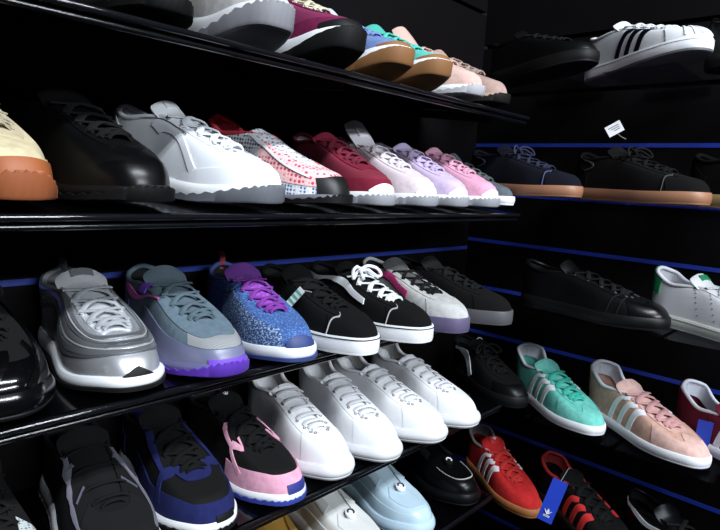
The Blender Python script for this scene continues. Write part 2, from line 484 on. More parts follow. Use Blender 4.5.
RG=[(-.012+.1205*k)*XW/1.30 for k in range(-9,9)]
LG=[-.168+.21*k for k in range(-5,6)]
slat_wall('wall_right','y',-.9,YW,XW,RG,-EYE,1.25)
slat_wall('wall_left','x',-1.2,XW,YW,LG,-EYE,1.25)
k=0
for g in [q for q in RG if q<.18]:
    k+=1; mb=MB(); mb.box(XW-.0015,XW+.012,-.9,YW-.002,EYE+g-.0046,EYE+g+.0046); setp(mb.build('trim_%d'%k,bluem,smooth=False),kind='structure')
for g in [q for q in LG if q<0]:
    k+=1; mb=MB(); mb.box(-1.2,XW-.004,YW-.0015,YW+.012,EYE+g-.0046,EYE+g+.0046); setp(mb.build('trim_%d'%k,mat('plastic',(.016,.035,.22),rough=.4),smooth=False),kind='structure')
# glossy black shelves of the left wall with a rolled front lip
shm=mat('gloss',(.006,.006,.008),rough=.10); lipm=clear_mat('clear_acrylic',(.35,.37,.42),.25)
TILT={SZ[1]:5.5,SZ[2]:3.5}          # the two upper shelves lean forward
SN={0:'topmost',1:'second from the top of the photo',2:'at eye level',3:'third',4:'fourth',5:'lowest'}
SL={1:'glossy black wall shelf under the grey and burgundy runners',
    2:'glossy black wall shelf seen edge on, under the white leather runner',
    3:'glossy black wall shelf under the silver runner and the skate shoes',
    4:'glossy black wall shelf under the four thick soled white sneakers',
    5:'lowest glossy black wall shelf, under the pale blue slip on'}
for s in (1,2,3,4,5):
    root=bpy.data.objects.new('wall_shelf',None); C.objects.link(root); ta=math.radians(TILT.get(SZ[s],0)); root.location=(0,YW,EYE+SZ[s]+.294*math.tan(ta)); root.rotation_euler=(ta,0,0)
    setp(root,SL[s],'shelf','glossy shelves of the left wall')
    y0=YF-YW-.004
    mb=MB(); mb.box(-1.1,1.14,y0+.012,0,-.008,0); b=mb.build('board',shm,root,smooth=False)
    mb=MB(); mb.tube([(-1.1,y0+.006,-.004),(1.14,y0+.006,-.004)],.0040,n=14); o_=mb.build('front_lip',mat('lip',(.03,.03,.04),rough=.07),root)
    mb=MB(); mb.tube([(-1.1,y0+.010,-.014),(1.14,y0+.010,-.014)],.0035,n=10); mb.build('edge_trim',mat('gloss',(.02,.02,.025),rough=.15),root)
    for bx in (-.6,.05,.62,1.05):
        mb=MB(); mb.box(bx-.002,bx+.002,-.26,0,-.026,-.009); mb.build('bracket',mat('plastic',(.02,.02,.022)),root,smooth=False)

# ================================================================== shoes
lw=lambda c=WHITE,r=.42: mat('leather',c,rough=r)
su=lambda c: mat('suede',c)
kn=lambda c: mat('knit',c)
ru=lambda c,r=.6: mat('rubber',c,rough=r)
cl=lambda c: mat('cloth',c)
bk=BLACK
BL=lw(bk,.4); BS=su((.014,.014,.016)); WR=ru(WHITE)

def runner_extra(main, guard, stay=None, heelc=None, pull=None, pull_lab=None, guard_lab=None):
    def ex(F,root,tc):
        mudguard(F,root,guard,guard_lab); eyestay(F,root,stay or guard); heel_counter(F,root,heelc or guard)
        if pull: pull_loop(F,root,pull,pull_lab)
    return ex
RUN=dict(sole='runner',sh=(.029,.017),spring=.009)

# ---- shelf 1 (top), toes over the edge
z=SZ[1]; G1='runners lined up on the top left shelf'
def S(o,x,y,z,yaw,**k): return place(o,x,y,z+(.0035 if z in TILT else .0006),yaw,pitch=TILT.get(z,0),**k)
S(make_shoe('sneaker','black runner at the left end of the top shelf, left of the light grey one','shoe',G1,hgt=1.1,upper=kn((.02,.02,.022)),mid=ru((.03,.03,.03)),out=ru((.02,.02,.02)),tongue=kn((.02,.02,.02)),lace=cl((.02,.02,.02)),**RUN),.318,.600,z,-4)
def ex(F,root,tc):
    mudguard(F,root,su((.50,.49,.48)),f=4.6,h=.42); eyestay(F,root,su((.55,.54,.52))); heel_counter(F,root,su((.50,.48,.47)))
S(make_shoe('sneaker','light grey suede runner left of the burgundy one on the top shelf','shoe',G1,hgt=1.1,upper=kn((.60,.58,.54)),mid=ru((.75,.76,.78)),out=ru((.22,.22,.24)),tongue=kn((.6,.58,.55)),lace=cl((.65,.65,.62)),extra=ex,**{**RUN,'sh':(.036,.030),'spring':.024},wrap=.022,wrapr=5.5,teeth=.005),.464,.600,z,0)
def ex(F,root,tc):
    mudguard(F,root,su((.16,.012,.06)),f=4.6,h=.40); eyestay(F,root,su((.16,.012,.06))); heel_counter(F,root,su((.15,.012,.05)))
    overlay(F,root,'toe_bumper',ru((.02,.02,.024)),-2.6,2.6,0,lambda x:.34*(1-.5*(abs(x)/2.6)**2),off=.003,label='black rubber toe bumper')
S(make_shoe('sneaker','burgundy runner with white midsole and black tread on the top shelf','shoe',G1,hgt=1.1,upper=kn((.20,.015,.075)),mid=WR,out=ru((.02,.02,.022)),tongue=lw((.7,.66,.55)),lace=cl((.7,.66,.5)),extra=ex,**{**RUN,'sh':(.034,.030),'spring':.024},wrap=.024,wrapr=5.5,teeth=.001),.596,.598,z,-2)
G1K=dict()
def gumrun(lbl,c1,c2,tong,lac,x,yaw,pull=None):
    def ex(F,root,tc):
        mudguard(F,root,su(c2)); eyestay(F,root,su(c2)); heel_counter(F,root,su(c2))
        overlay(F,root,'toe_bumper',ru((.24,.11,.038)),-2.4,2.4,0,lambda x:.30*(1-.5*(abs(x)/2.4)**2),off=.003,label='gum rubber toe wrap')
        if pull: pull_loop(F,root,pull)
    return S(make_shoe('sneaker',lbl,'shoe',G1,hgt=.98,wid=.95,upper=kn(c1),mid=WR,out=ru((.24,.11,.038)),tongue=tong,lace=cl(lac),extra=ex,**{**RUN,'sh':(.032,.028),'spring':.024},wrap=.020,wrapr=5.5,teeth=.001),x,.598,z,yaw)
gumrun('dusty blue runner with gum tread curling over its toe on the top shelf',(.16,.24,.48),(.15,.23,.46),lw((.55,.62,.75)),(.20,.28,.55),.708,-5)
gumrun('teal runner with gum tread curling over its toe on the top shelf',(.10,.52,.44),(.09,.47,.40),kn((.06,.42,.34)),(.1,.6,.5),.808,-11)
def ex(F,root,tc):
    mudguard(F,root,su((.62,.42,.37))); eyestay(F,root,su((.62,.42,.37))); heel_counter(F,root,su((.6,.42,.36)))
    pull_loop(F,root,lw((.62,.42,.36)),up=.02)
S(make_shoe('sneaker','pale pink runner with tall tongue and white and grey sole on the top shelf','shoe',G1,hgt=.98,wid=.94,upper=kn((.66,.46,.40)),mid=WR,out=ru((.45,.45,.48)),tongue=lw((.64,.44,.38)),tong_len=.07,lace=cl((.64,.44,.38)),extra=ex,**RUN),.921,.598,z,-9)
S(make_shoe('sneaker','dusty pink runner with dark brown sole, last one on the top left shelf','shoe',G1,hgt=.98,wid=.94,upper=su((.40,.28,.24)),mid=ru((.40,.28,.22)),out=ru((.05,.045,.04)),tongue=su((.4,.28,.24)),lace=cl((.4,.3,.25)),**RUN),1.023,.603,z,-11)

# ---- shelf 2 (eye level)
z=SZ[2]; G2='runners lined up on the eye level shelf'
def ex(F,root,tc):
    mudguard(F,root,su((.50,.42,.26)),f=4.4); eyestay(F,root,lw((.52,.45,.30))); heel_counter(F,root,su((.48,.4,.25)))
    overlay(F,root,'toe_bumper',ru((.30,.085,.022)),-2.5,2.5,0,lambda x:.36*(1-.3*(abs(x)/2.5)**2),off=.003,label='orange brown rubber toe wrap')
S(make_shoe('sneaker','tan suede shoe with orange gum sole at the left end of the eye level shelf','shoe',G2,hgt=1.12,upper=su((.55,.47,.30)),mid=ru((.30,.085,.022)),out=ru((.28,.08,.025)),tongue=su((.5,.43,.28)),lace=cl((.45,.4,.28)),extra=ex,**RUN,wrap=.02),.172,.596,z,2)
def ex(F,root,tc):
    mudguard(F,root,lw((.014,.014,.016),.3)); eyestay(F,root,lw((.014,.014,.016),.45)); heel_counter(F,root,lw((.014,.014,.016),.45))
    toe_cap(F,root,mat('leather',(.013,.013,.015),rough=.28),f=2.4,h=.5)
S(make_shoe('sneaker','all black leather runner between the tan shoe and the white leather runner','shoe',G2,L=.295,wid=1.08,hgt=1.12,upper=BL,mid=ru((.018,.018,.02),.5),out=ru((.02,.02,.02)),tongue=lw(bk,.5),lace=cl((.018,.018,.02)),lace_w=.011,extra=ex,**RUN),.298,.596,z,4)
def ex(F,root,tc):
    W_=lw((.80,.83,.87),.38)
    mudguard(F,root,W_,f=4.8,h=.34); eyestay(F,root,W_,t=.66); heel_counter(F,root,W_,f=7.2)
    stripe(F,root,'side_panel',W_,[(-4.1,.15),(-5.0,.48),(-6.4,.66)],.014)
    stripe(F,root,'side_line',ru((.12,.13,.15)),[(-4.6,.56),(-5.4,.62),(-6.4,.72),(-7.6,.84)],.0010,off=.003)
    patch_on_tongue(tc,root,'tongue_label',lw((.75,.78,.8)),.84,.97,.012)
S(make_shoe('sneaker','plain white leather runner with toothed white and grey sole on the eye level shelf','shoe',G2,L=.29,wid=1.0,hgt=1.12,upper=lw((.80,.83,.87),.38),mid=WR,out=ru((.13,.14,.16)),tongue=lw((.8,.83,.86)),lining=cl((.7,.72,.75)),lace=cl((.8,.83,.87)),lace_w=.009,eyelet=ru((.25,.26,.28)),extra=ex,**{**RUN,'sh':(.030,.024)},wrap=.016,wrapr=5.5,teeth=.004),.466,.596,z,14)
def ex(F,root,tc):
    overlay(F,root,'heel_panel',kn((.75,.03,.06)),8.3,11.7,.25,1.,off=.0016,nt=6,label='bright red heel edge')
    overlay(F,root,'toe_guard',mat('patent',(.012,.012,.015),rough=.5),-2.3,2.3,0,lambda x:.46*(1-.25*(abs(x)/2.3)**2),off=.0022,nt=7,label='glossy black toe guard')
    overlay(F,root,'vamp_panel',mat('dots',(.90,.55,.55),col2=(.65,.05,.10),scale=140),-5.2,3.2,.18,.84,off=.0012,nt=9,label='coral and white dotted knit over the forefoot')
    overlay(F,root,'ankle_panel',mat('dots',(.80,.82,.85),col2=(.05,.06,.1),scale=170),-10,-5.2,.30,.97,off=.0012,nt=9,label='white knit with dark round holes')
    stripe(F,root,'side_cage',ru((.8,.82,.85)),[(-2.6,.34),(-4.4,.48),(-6.2,.75)],.005,off=.0035)
S(make_shoe('sneaker','white and coral dotted knit runner with red heel and black toe','shoe',G2,L=.285,wid=.95,hgt=1.15,upper=mat('dots',(.80,.82,.86),col2=(.08,.18,.40),scale=180),mid=ru((.14,.14,.16)),out=ru((.02,.02,.025)),collar=kn((.7,.04,.07)),lining=cl((.5,.05,.06)),tongue=mat('dots',(.82,.83,.86),col2=(.1,.1,.15),scale=170),lace=None,heel=.012,tong_len=.006,extra=ex,sole='runner',sh=(.020,.014),spring=.010,wrap=.006),.594,.596,z,8)
def reeb(lbl,c,cs,x,yaw,tongc,lac,outc=(.33,.34,.37),tl=.018,toe=None,w=.94,tc2=None):
    def ex(F,root,tc):
        mudguard(F,root,su(cs),f=4.6,h=.38); eyestay(F,root,su(cs),t=.70); heel_counter(F,root,su(cs))
        overlay(F,root,'toe_bumper',WR,-1.7,1.7,0,lambda x:.26*(1-.6*(abs(x)/1.7)**2),off=.003,label='white rubber toe wrap')
        if tc2: patch_on_tongue(tc,root,'tongue_label',lw(tc2),.80,.98,.014)
    return S(make_shoe('sneaker',lbl,'shoe',G2,L=.28,wid=w,hgt=1.08,upper=kn(c),mid=WR,out=ru(outc),tongue=lw(tongc,.5),lace=cl(lac),tong_len=tl,lining=cl((.5,.5,.5)),extra=ex,**{**RUN,'sh':(.028,.021)},wrap=.010,wrapr=5.0,teeth=.004),x,.598,z,yaw)
reeb('maroon suede runner with a white toothed sole on the eye level shelf',(.20,.012,.035),(.18,.012,.032),.684,-12,(.2,.015,.04),(.18,.012,.035),w=.96)
reeb('very pale pink runner with a tall white tongue on the eye level shelf',(.72,.62,.66),(.70,.60,.64),.803,-8,(.82,.80,.84),(.80,.74,.78),tl=.07,tc2=(.85,.85,.88))
reeb('lilac runner with white sole between the pale pink and the bright pink runners',(.62,.50,.70),(.58,.46,.66),.899,-13,(.58,.48,.72),(.60,.50,.72),w=.9)
reeb('candy pink runner with pink laces near the right end of the eye level shelf',(.75,.38,.52),(.72,.36,.50),1.012,-12,(.72,.36,.50),(.80,.42,.56),w=.9)
S(make_shoe('sneaker','white soled shoe half hidden behind the candy pink runner','shoe',G2,L=.27,wid=.78,hgt=1.0,upper=su((.10,.12,.14)),mid=WR,out=WR,lace=cl((.1,.12,.12)),sh=(.022,.020)),1.106,.612,z,-13)

# ---- shelf 3
z=SZ[3]; G3='shoes lined up on the shelf with the silver runner'
def ex(F,root,tc):
    pm=mat('patent',(.012,.012,.014),rough=.12)
    overlay(F,root,'quilted_panel',pm,-8,8,0,lambda x:.52,off=.003,nt=9)
    for k in range(5): stripe(F,root,'welt',mat('patent',(.014,.014,.016),rough=.2),[(-7.5+2.1*k,.05),(-6.6+2.1*k,.35),(-5.9+2.1*k,.7)],.009,off=.005)
    toe_cap(F,root,pm,f=2.2,h=.4)
S(make_shoe('sneaker','bulky all black quilted sneaker at the left end, beside the silver runner','shoe',G3,L=.30,wid=1.12,upper=kn((.015,.015,.017)),mid=mat('patent',(.015,.015,.018),rough=.15),out=ru((.02,.02,.024)),tongue=kn((.02,.02,.02)),lace=cl((.02,.02,.02)),extra=ex,bow=1,sole='chunky',sh=(.036,.030)),.150,.585,z,-3)
SI=(.62,.64,.67)
def ex(F,root,tc):
    sv=mat('silver',SI,rough=.28,metal=.85); dk=mat('silver',(.22,.23,.25),rough=.4,metal=.7); lt=mat('silver',(.85,.87,.9),rough=.25,metal=.6)
    for sg in (-1,1):
        for k,(tt,m_,w_) in enumerate([(.16,dk,.004),(.24,sv,.007),(.33,lt,.0022),(.41,sv,.007),(.50,dk,.0035),(.57,lt,.0022),(.65,sv,.006)]):
            stripe(F,root,'wave_line',m_,[(0,tt*.62+.36),(sg*1.6,tt*.62+.34),(sg*3.0,tt*.75+.16),(sg*4.6,tt*.95+.02),(sg*6.2,tt*.85+.20),(sg*8.0,tt*.70+.14),(sg*9.6,tt*.6+.10)],w_,off=.0016+.0004*k,n=40)
    eyestay(F,root,mat('silver',(.80,.82,.85),rough=.3,metal=.5),t=.84)
    overlay(F,root,'toe_bumper',ru((.02,.02,.02)),-.9,1.0,0,lambda x:.22*(1-.7*abs(x)),off=.003,label='black toe bumper')
    pull_loop(F,root,cl((.25,.26,.28)),up=.012)
    patch_on_tongue(tc,root,'tongue_label',mat('silver',(.3,.31,.33),rough=.4,metal=.6),.86,.98,.014)
S(make_shoe('sneaker','shiny silver runner with wavy side lines and silver laces','shoe',G3,L=.29,wid=1.06,upper=mat('silver',SI,rough=.35,metal=.7),mid=WR,out=ru((.03,.03,.03)),tongue=kn((.45,.46,.48)),lace=cl((.42,.44,.47)),lining=cl((.12,.12,.13)),lace_w=.0085,rows=6,bow=None,collar=mat('silver',(.5,.52,.55),rough=.4,metal=.5),extra=ex,**{**RUN,'sh':(.030,.017),'spring':.012},wrap=0,teeth=0),.279,.590,z,-6)
def ex(F,root,tc):
    overlay(F,root,'mudguard',lw((.15,.16,.26),.35),-6,6,0,lambda x:.30,off=.0016,nt=6,label='slate violet mudguard')
    overlay(F,root,'toe_panel',kn((.28,.29,.30)),-2.6,2.6,.32,.84,off=.0006,nt=6,label='pale grey mesh toe')
    eyestay(F,root,su((.12,.17,.21)),t=.55); heel_counter(F,root,lw((.12,.10,.28)))
    overlay(F,root,'toe_bumper',ru((.17,.06,.55)),-1.5,1.5,0,lambda x:.14,off=.0035,label='violet toe bumper')
    stripe(F,root,'swoosh',mat('patent',(.65,.15,.45)),[(-7.9,.58),(-7.2,.40),(-6.3,.38),(-5.0,.62)],lambda u:.002+.010*math.sin(math.pi*min(1,u*1.1+.1))*(1-u)**.4,off=.0034,label='small pink curved side mark')
    overlay(F,root,'ankle_strip',mat('plastic',(.22,.08,.60)),-6.7,-6.2,.45,1.,off=.003,nt=5,label='violet strip')
S(make_shoe('sneaker','slate blue and grey runner with violet sole, right of the silver one','shoe',G3,L=.285,wid=1.04,upper=su((.11,.155,.19)),mid=lw((.13,.125,.26),.4),out=ru((.10,.03,.40)),tongue=kn((.09,.13,.16)),lace=cl((.10,.15,.18)),extra=ex,**RUN,wrap=.010),.389,.575,z,-6)
def ex(F,root,tc):
    overlay(F,root,'ankle_panel',mat('fleck',(.03,.06,.22),col2=(.10,.14,.4)),-9.9,-5.6,.12,.96,off=.0012,label='darker navy ankle knit')
    overlay(F,root,'side_panel',mat('fleck',(.02,.06,.20),col2=(.35,.48,.66),scale=330),-6.2,-1.6,.04,lambda x:.50,off=.0014,label='navy knit with white flecks')
    overlay(F,root,'toe_bumper',ru((.02,.04,.16)),-1.3,1.5,0,lambda x:.32*(1-.5*abs(x/1.4)**2),off=.003,label='navy toe bumper')
    overlay(F,root,'heel_mark',kn((.6,.05,.08)),-8.9,-8.3,.2,.6,off=.002,label='red heel mark')
    pull_loop(F,root,cl((.25,.03,.05)),'dark red pull tab',up=.018)
    patch_on_tongue(tc,root,'tongue_panel',mat('fleck',(.25,.05,.40),col2=(.4,.1,.6)),.1,.7,.020,lift=.001)
S(make_shoe('sneaker','blue speckled knit runner with purple laces','shoe',G3,L=.285,wid=1.0,upper=mat('fleck',(.03,.08,.26),col2=(.10,.22,.50),scale=420),mid=WR,out=ru((.03,.05,.18)),collar=kn((.05,.07,.25)),tongue=kn((.13,.03,.24)),lace=cl((.24,.04,.38)),lace_w=.007,extra=ex,**{**RUN,'sh':(.026,.020)},wrap=.0,teeth=0),.498,.568,z,-12)
VU=dict(sole='vulc',sh=(.028,.027),spring=.004,toek=.60,hgt=.92,point=.03)
def skate(lbl,up,toe,foxing,linec,strm,lac,tong,x,y,yaw,g=G3,bow=None,L=.285,stl=None,rows=6,stitch=(.5,.5,.5),wid=.98,edge=None,lace_w=.006):
    def ex(F,root,tc):
        toe_cap(F,root,toe,f=3.0,h=.80); eyestay(F,root,up,t=.66); heel_counter(F,root,toe,h=.5)
        if stitch: stripe(F,root,'toe_stitching',cl(stitch),[(-3.1,.05),(-2.7,.45),(-1.6,.80)],.0009,off=.003)
        if strm:
            for sg in (-1,1):
                o=stripe(F,root,'side_stripe',strm,[(sg*8.8,.42),(sg*7.8,.60),(sg*6.8,.64),(sg*5.8,.52),(sg*5.0,.40),(sg*4.2,.36)],.0120,n=30,label=stl,edge=edge,off=.003)
    return S(make_shoe('skate_shoe',lbl,'shoe',g,L=L,wid=wid,upper=up,mid=foxing,out=foxing,line=linec,tongue=tong,lace=lac,rows=rows,bow=bow,lace_w=lace_w,extra=ex,**VU),x,y,z,yaw)
skate('black suede skate shoe with black laces and thick white sole',BS,BS,WR,ru((.02,.02,.02)),None,cl((.015,.015,.017)),cl((.02,.02,.02)),.607,.540,-7)
skate('black suede skate shoe with white laces and a white wavy side stripe',BS,BS,WR,ru((.02,.02,.02)),lw((.82,.84,.87)),cl((.84,.86,.88)),cl((.02,.02,.02)),.731,.530,-4,bow=1,stl='white leather stripe',lace_w=.008)
zz=lambda u:1+.35*(abs(((u*12)%1)*2-1)-.5)
skate('light grey skate shoe with ragged dark pink side stripe and mauve sole',su((.45,.45,.44)),su((.47,.47,.46)),ru((.10,.08,.155)),None,su((.42,.03,.15)),cl((.02,.02,.02)),su((.08,.08,.08)),.834,.530,-12,stl='ragged raspberry stripe',stitch=None,edge=zz)
skate('all black skate shoe with dark grey sole, last on the shelf beside the corner',BS,BS,ru((.075,.075,.08)),None,None,cl((.02,.02,.02)),cl((.02,.02,.02)),.961,.512,-4,stitch=None)

# ---- shelf 4
z=SZ[4]; G4='shoes lined up on the shelf with the white sneakers'
def ex(F,root,tc):
    overlay(F,root,'side_knit',mat('dots',(.50,.55,.55),col2=(.15,.17,.17),scale=260),.8,3.6,.10,.85,off=.0014,label='pale grey green knit strip')
    toe_cap(F,root,su((.03,.03,.033)),f=.8,h=.7)
S(make_shoe('sneaker','black shoe with pale grey knit strip in the lower left photo corner','shoe',G4,L=.285,upper=kn((.025,.025,.027)),mid=ru((.03,.03,.03)),out=ru((.02,.02,.02)),lace=cl((.03,.03,.03)),tongue=kn((.03,.03,.03)),extra=ex,**RUN),.160,.60,z,-3)
def ex(F,root,tc):
    overlay(F,root,'toe_panel',kn((.035,.037,.045)),-3,3,.1,.86,off=.0012)
    for sg in (1,-1):
        stripe(F,root,'side_cage',mat('plastic',(.17,.17,.21),rough=.5),[(sg*2.4,.30),(sg*3.6,.50),(sg*4.6,.60),(sg*6.0,.78)],.008,off=.003,edge=lambda u:1+.4*math.sin(u*26),label='grey moulded side cage')
        stripe(F,root,'lace_loop',mat('cloth',(.10,.10,.13)),[(sg*3.6,.62),(sg*3.8,.95)],.006,off=.003)
        stripe(F,root,'lace_loop',mat('cloth',(.10,.10,.13)),[(sg*5.2,.62),(sg*5.3,.95)],.006,off=.003)
S(make_shoe('sneaker','black knit runner with grey moulded side cage, left of the navy one','shoe',G4,L=.295,wid=1.12,upper=kn((.022,.022,.025)),mid=ru((.75,.77,.80)),out=ru((.1,.1,.1)),lace=cl((.04,.04,.045)),lace_kind='bar',lace_w=.004,rows=5,tongue=kn((.03,.03,.034)),extra=ex,**RUN,wrap=0),.276,.590,z,-7)
def ex(F,root,tc):
    NV=su((.012,.016,.085)); 
    overlay(F,root,'mudguard',NV,-6.2,6.2,0,lambda x:.40 if abs(x)<2.2 else .40-.16*sm(abs(x),2.2,4.5),off=.0022,nt=6,label='navy suede mudguard')
    for sg in (1,-1):
        stripe(F,root,'side_strap',NV,[(sg*3.6,.15),(sg*3.6,.5),(sg*2.9,.90)],.011,off=.0028,label='navy strap')
        stripe(F,root,'side_strap',NV,[(sg*3.4,.55),(sg*5.0,.66),(sg*6.4,.90)],.010,off=.0028,label='navy strap')
    overlay(F,root,'throat_panel',NV,-2.9,2.9,.80,.99,off=.0028,nt=4,label='navy panel at the foot of the laces')
    heel_counter(F,root,NV)
    overlay(F,root,'toe_bumper',ru((.03,.03,.035)),-.2,1.4,0,lambda x:.16,off=.004,label='black toe bumper')
S(make_shoe('sneaker','navy suede and black mesh runner, left of the pink and black one','shoe',G4,L=.29,wid=1.08,upper=mat('weave',(.012,.012,.014)),mid=WR,out=ru((.03,.03,.03)),lace=cl((.016,.016,.018)),tongue=kn((.015,.015,.018)),insole=cl((.3,.3,.28)),extra=ex,**RUN,wrap=0),.394,.600,z,-7)
def ex(F,root,tc):
    PK=su((.72,.36,.48))
    overlay(F,root,'mudguard',PK,-4.4,4.4,0,lambda x:.44 if abs(x)<1.8 else .44-.20*sm(abs(x),1.8,4.4),off=.0022,nt=6,label='pink suede mudguard')
    for sg in (1,-1):
        stripe(F,root,'side_wave',PK,[(sg*3.5,.20),(sg*4.2,.45),(sg*3.5,.66),(sg*4.0,.80)],.009,off=.0030,label='pink wavy side piece')
        stripe(F,root,'side_wave',PK,[(sg*4.1,.45),(sg*4.9,.55),(sg*5.2,.80)],.008,off=.0030,label='pink wavy side piece')
    overlay(F,root,'toe_bumper',ru((.02,.03,.20)),-.6,1.7,0,lambda x:.22,off=.004,label='navy ribbed toe bumper')
    # small three leaf mark at the tongue top
    c,w=tc(.9)
    mb=MB()
    for a in (-35,0,35):
        d=Vector((-math.cos(math.radians(a))*.8,math.sin(math.radians(a)),math.cos(math.radians(a))*.5))
        mb.tube([c+Vector((0,0,.002)),c+d*.004+Vector((0,0,.002)),c+d*.008+Vector((0,0,.002))],[.0006,.002,.0004],n=6,flat=.5)
    o=mb.build('tongue_mark',cl((.7,.7,.72)),root)
S(make_shoe('sneaker','pink suede and black mesh runner, left of the white sneakers','shoe',G4,L=.285,wid=1.02,upper=mat('weave',(.014,.014,.016)),mid=WR,out=ru((.03,.05,.30)),lace=cl((.016,.016,.018)),tongue=kn((.015,.015,.018)),extra=ex,**RUN,wrap=0),.515,.590,z,-4)
GW='thick soled white sneakers in the middle of the photo'
def whites(lbl,x,y,yaw,hc):
    def ex(F,root,tc):
        m_=lw((.82,.83,.85),.35)
        overlay(F,root,'toe_seam',m_,-3.1,3.1,0,.62,off=.0008,nt=8); eyestay(F,root,m_,t=.62)
        heel_tab(F,root,hc,f=8.9,t0=.45)
        patch_on_tongue(tc,root,'tongue_label',lw((.74,.74,.76)),.84,.97,.013)
    return S(make_shoe('sneaker',lbl,'shoe',GW,L=.285,wid=1.0,hgt=.98,upper=lw((.82,.83,.85),.35),mid=ru((.72,.73,.75),.5),out=ru((.60,.61,.62)),tongue=lw((.80,.81,.84),.45),lining=cl((.40,.39,.38)),insole=cl((.5,.5,.5)),lace=cl((.84,.85,.87)),lace_kind='bar',lace_w=.0100,rows=7,tong_len=.012,eyelet=ru((.15,.15,.16)),heel=.026,sole='chunky',sh=(.034,.026),spring=.010,toek=.60,s0=.3,extra=ex),x,y,z,yaw)
whites('thick soled white sneaker right beside the pink and black runner',.613,.590,-10,su((.45,.45,.45)))
whites('second thick soled white sneaker from the pink and black runner',.719,.577,-12,su((.62,.62,.63)))
whites('third thick soled white sneaker from the pink and black runner',.845,.565,-3,su((.5,.5,.51)))
whites('farthest of the four thick soled white sneakers, nearest the black sneaker',.952,.562,-6,su((.35,.35,.35)))

# ---- shelf 5
z=SZ[5]; G5='slip on shoes on the lowest left shelf'
def slip(lbl,c,x,y,yaw,rough=.3,badge_bg=(.75,.76,.78),stc=None,low=(.6,.6,.6),toem=None):
    m_=lw(c,rough)
    def ex(F,root,tc):
        mudguard(F,root,m_,f=6.0,h=.30,pk=.3)
        overlay(F,root,'apron',m_,-3.2,3.2,.60,.98,off=.0016,nt=6)
        if stc: stripe(F,root,'toe_stitching',cl(stc),[(-3.4,.60),(-1.8,.57),(0,.56),(1.8,.57),(3.4,.60)],.0016,off=.0032,edge=lambda u:1+.5*math.sin(u*150),n=60)
        c0,w=tc(.22); c0=c0+Vector((0,0,.007))
        mb=MB(); R=[]
        for r_,h in ((.011,-.004),(.011,0),(.008,.0010),(.0001,.0014)): R.append([c0+Vector((math.cos(t)*r_,math.sin(t)*r_,h+math.cos(t)*r_*-.25)) for t in frange(0,2*math.pi*17/18,18)])
        mb.grid(R,close_v=True); bd=mb.build('round_badge',lw(badge_bg),root)
        mb=MB(); mb.tube([c0+Vector((math.cos(t)*.006,math.sin(t)*.006,.0018-math.cos(t)*.006*.25)) for t in frange(.5,4.6,12)],.0016,n=5); mb.build('badge_mark',ru((.02,.02,.02)) if badge_bg[0]>.3 else WR,bd)
    def ex2(F,root,tc):
        ex(F,root,tc)
        for a in (4.3,-5.6): overlay(F,root,'gore',cl(tuple(v*.8 for v in c)),a,a+1.3,.5,.98,off=.002)
    return S(make_shoe('slip_on_shoe',lbl,'shoe',G5,L=.285,wid=1.06,hgt=.95,upper=m_,mid=lw(low,.4),out=ru(low),tongue=m_,lining=cl(tuple(v*.5 for v in c)),rows=0,lace=None,tong_len=.022,extra=ex2,sole='chunky',sh=(.034,.030),toek=.68,s0=.26,rimdz=.004),x,y,z,yaw)
slip('ochre yellow shoe on the lowest shelf, left of the white slip on',(.45,.24,.04),.568,.600,-16,rough=.6,low=(.35,.2,.08))
slip('white slip on shoe with small round badge on the lowest shelf',(.74,.76,.74),.732,.600,-7,low=(.7,.72,.72))
slip('pale blue slip on shoe with small round badge on the lowest shelf',(.50,.66,.76),.872,.600,-12,rough=.25,low=(.5,.66,.78))
slip('black slip on shoe with pale stitching and round badge on the lowest shelf',(.014,.014,.016),1.040,.600,-15,rough=.3,badge_bg=(.02,.02,.02),stc=(.55,.55,.5),low=(.02,.02,.022))

# ================================================================== right wall: clear display shelves
trm=clear_mat('thin_clear_acrylic',(.86,.87,.90),.05)
def tray(y0,y1,row,lbl):
    o=bpy.data.objects.new('display_shelf',None); C.objects.link(o); o.location=(XW-.0015,(y0+y1)/2,EYE+RZ[row]+(.009 if row==1 else 0))
    setp(o,lbl,'shelf','clear display shelves on the right wall'); h=(y1-y0)/2
    if row==1: o.rotation_euler.x=math.radians(-3)
    mb=MB(); mb.box(-.253,0,-h,h,-.003,0); mb.build('plate',trm,o,smooth=False)
    mb=MB(); mb.box(-.004,0,-h,h,-.022,-.003); mb.build('back_flange',trm,o,smooth=False)
X=1.165
def R(o,row,y,yaw,x=X,label=None,tw=.02,**k):
    p=place(o,x,y,RZ[row]+.0008,yaw,**k); return p
def R1(o,row,y,yaw): return place(o,X,y,RZ[1]+.027,yaw,pitch=-3)
GR={r:'shoes on the right wall, row %s'%n for r,n in ((1,'one'),(2,'two'),(3,'three'),(4,'four'),(5,'five'))}
for row,ys in {1:[(.435,.76),(.205,.43),(-.06,.20)],2:[(.43,.76),(.205,.425),(-.06,.20)],3:[(.30,.66),(-.02,.295)],4:[(.505,.83),(.345,.50),(.15,.34),(-.1,.145)],5:[(.44,.76),(.25,.435),(.02,.245)]}.items(): pass
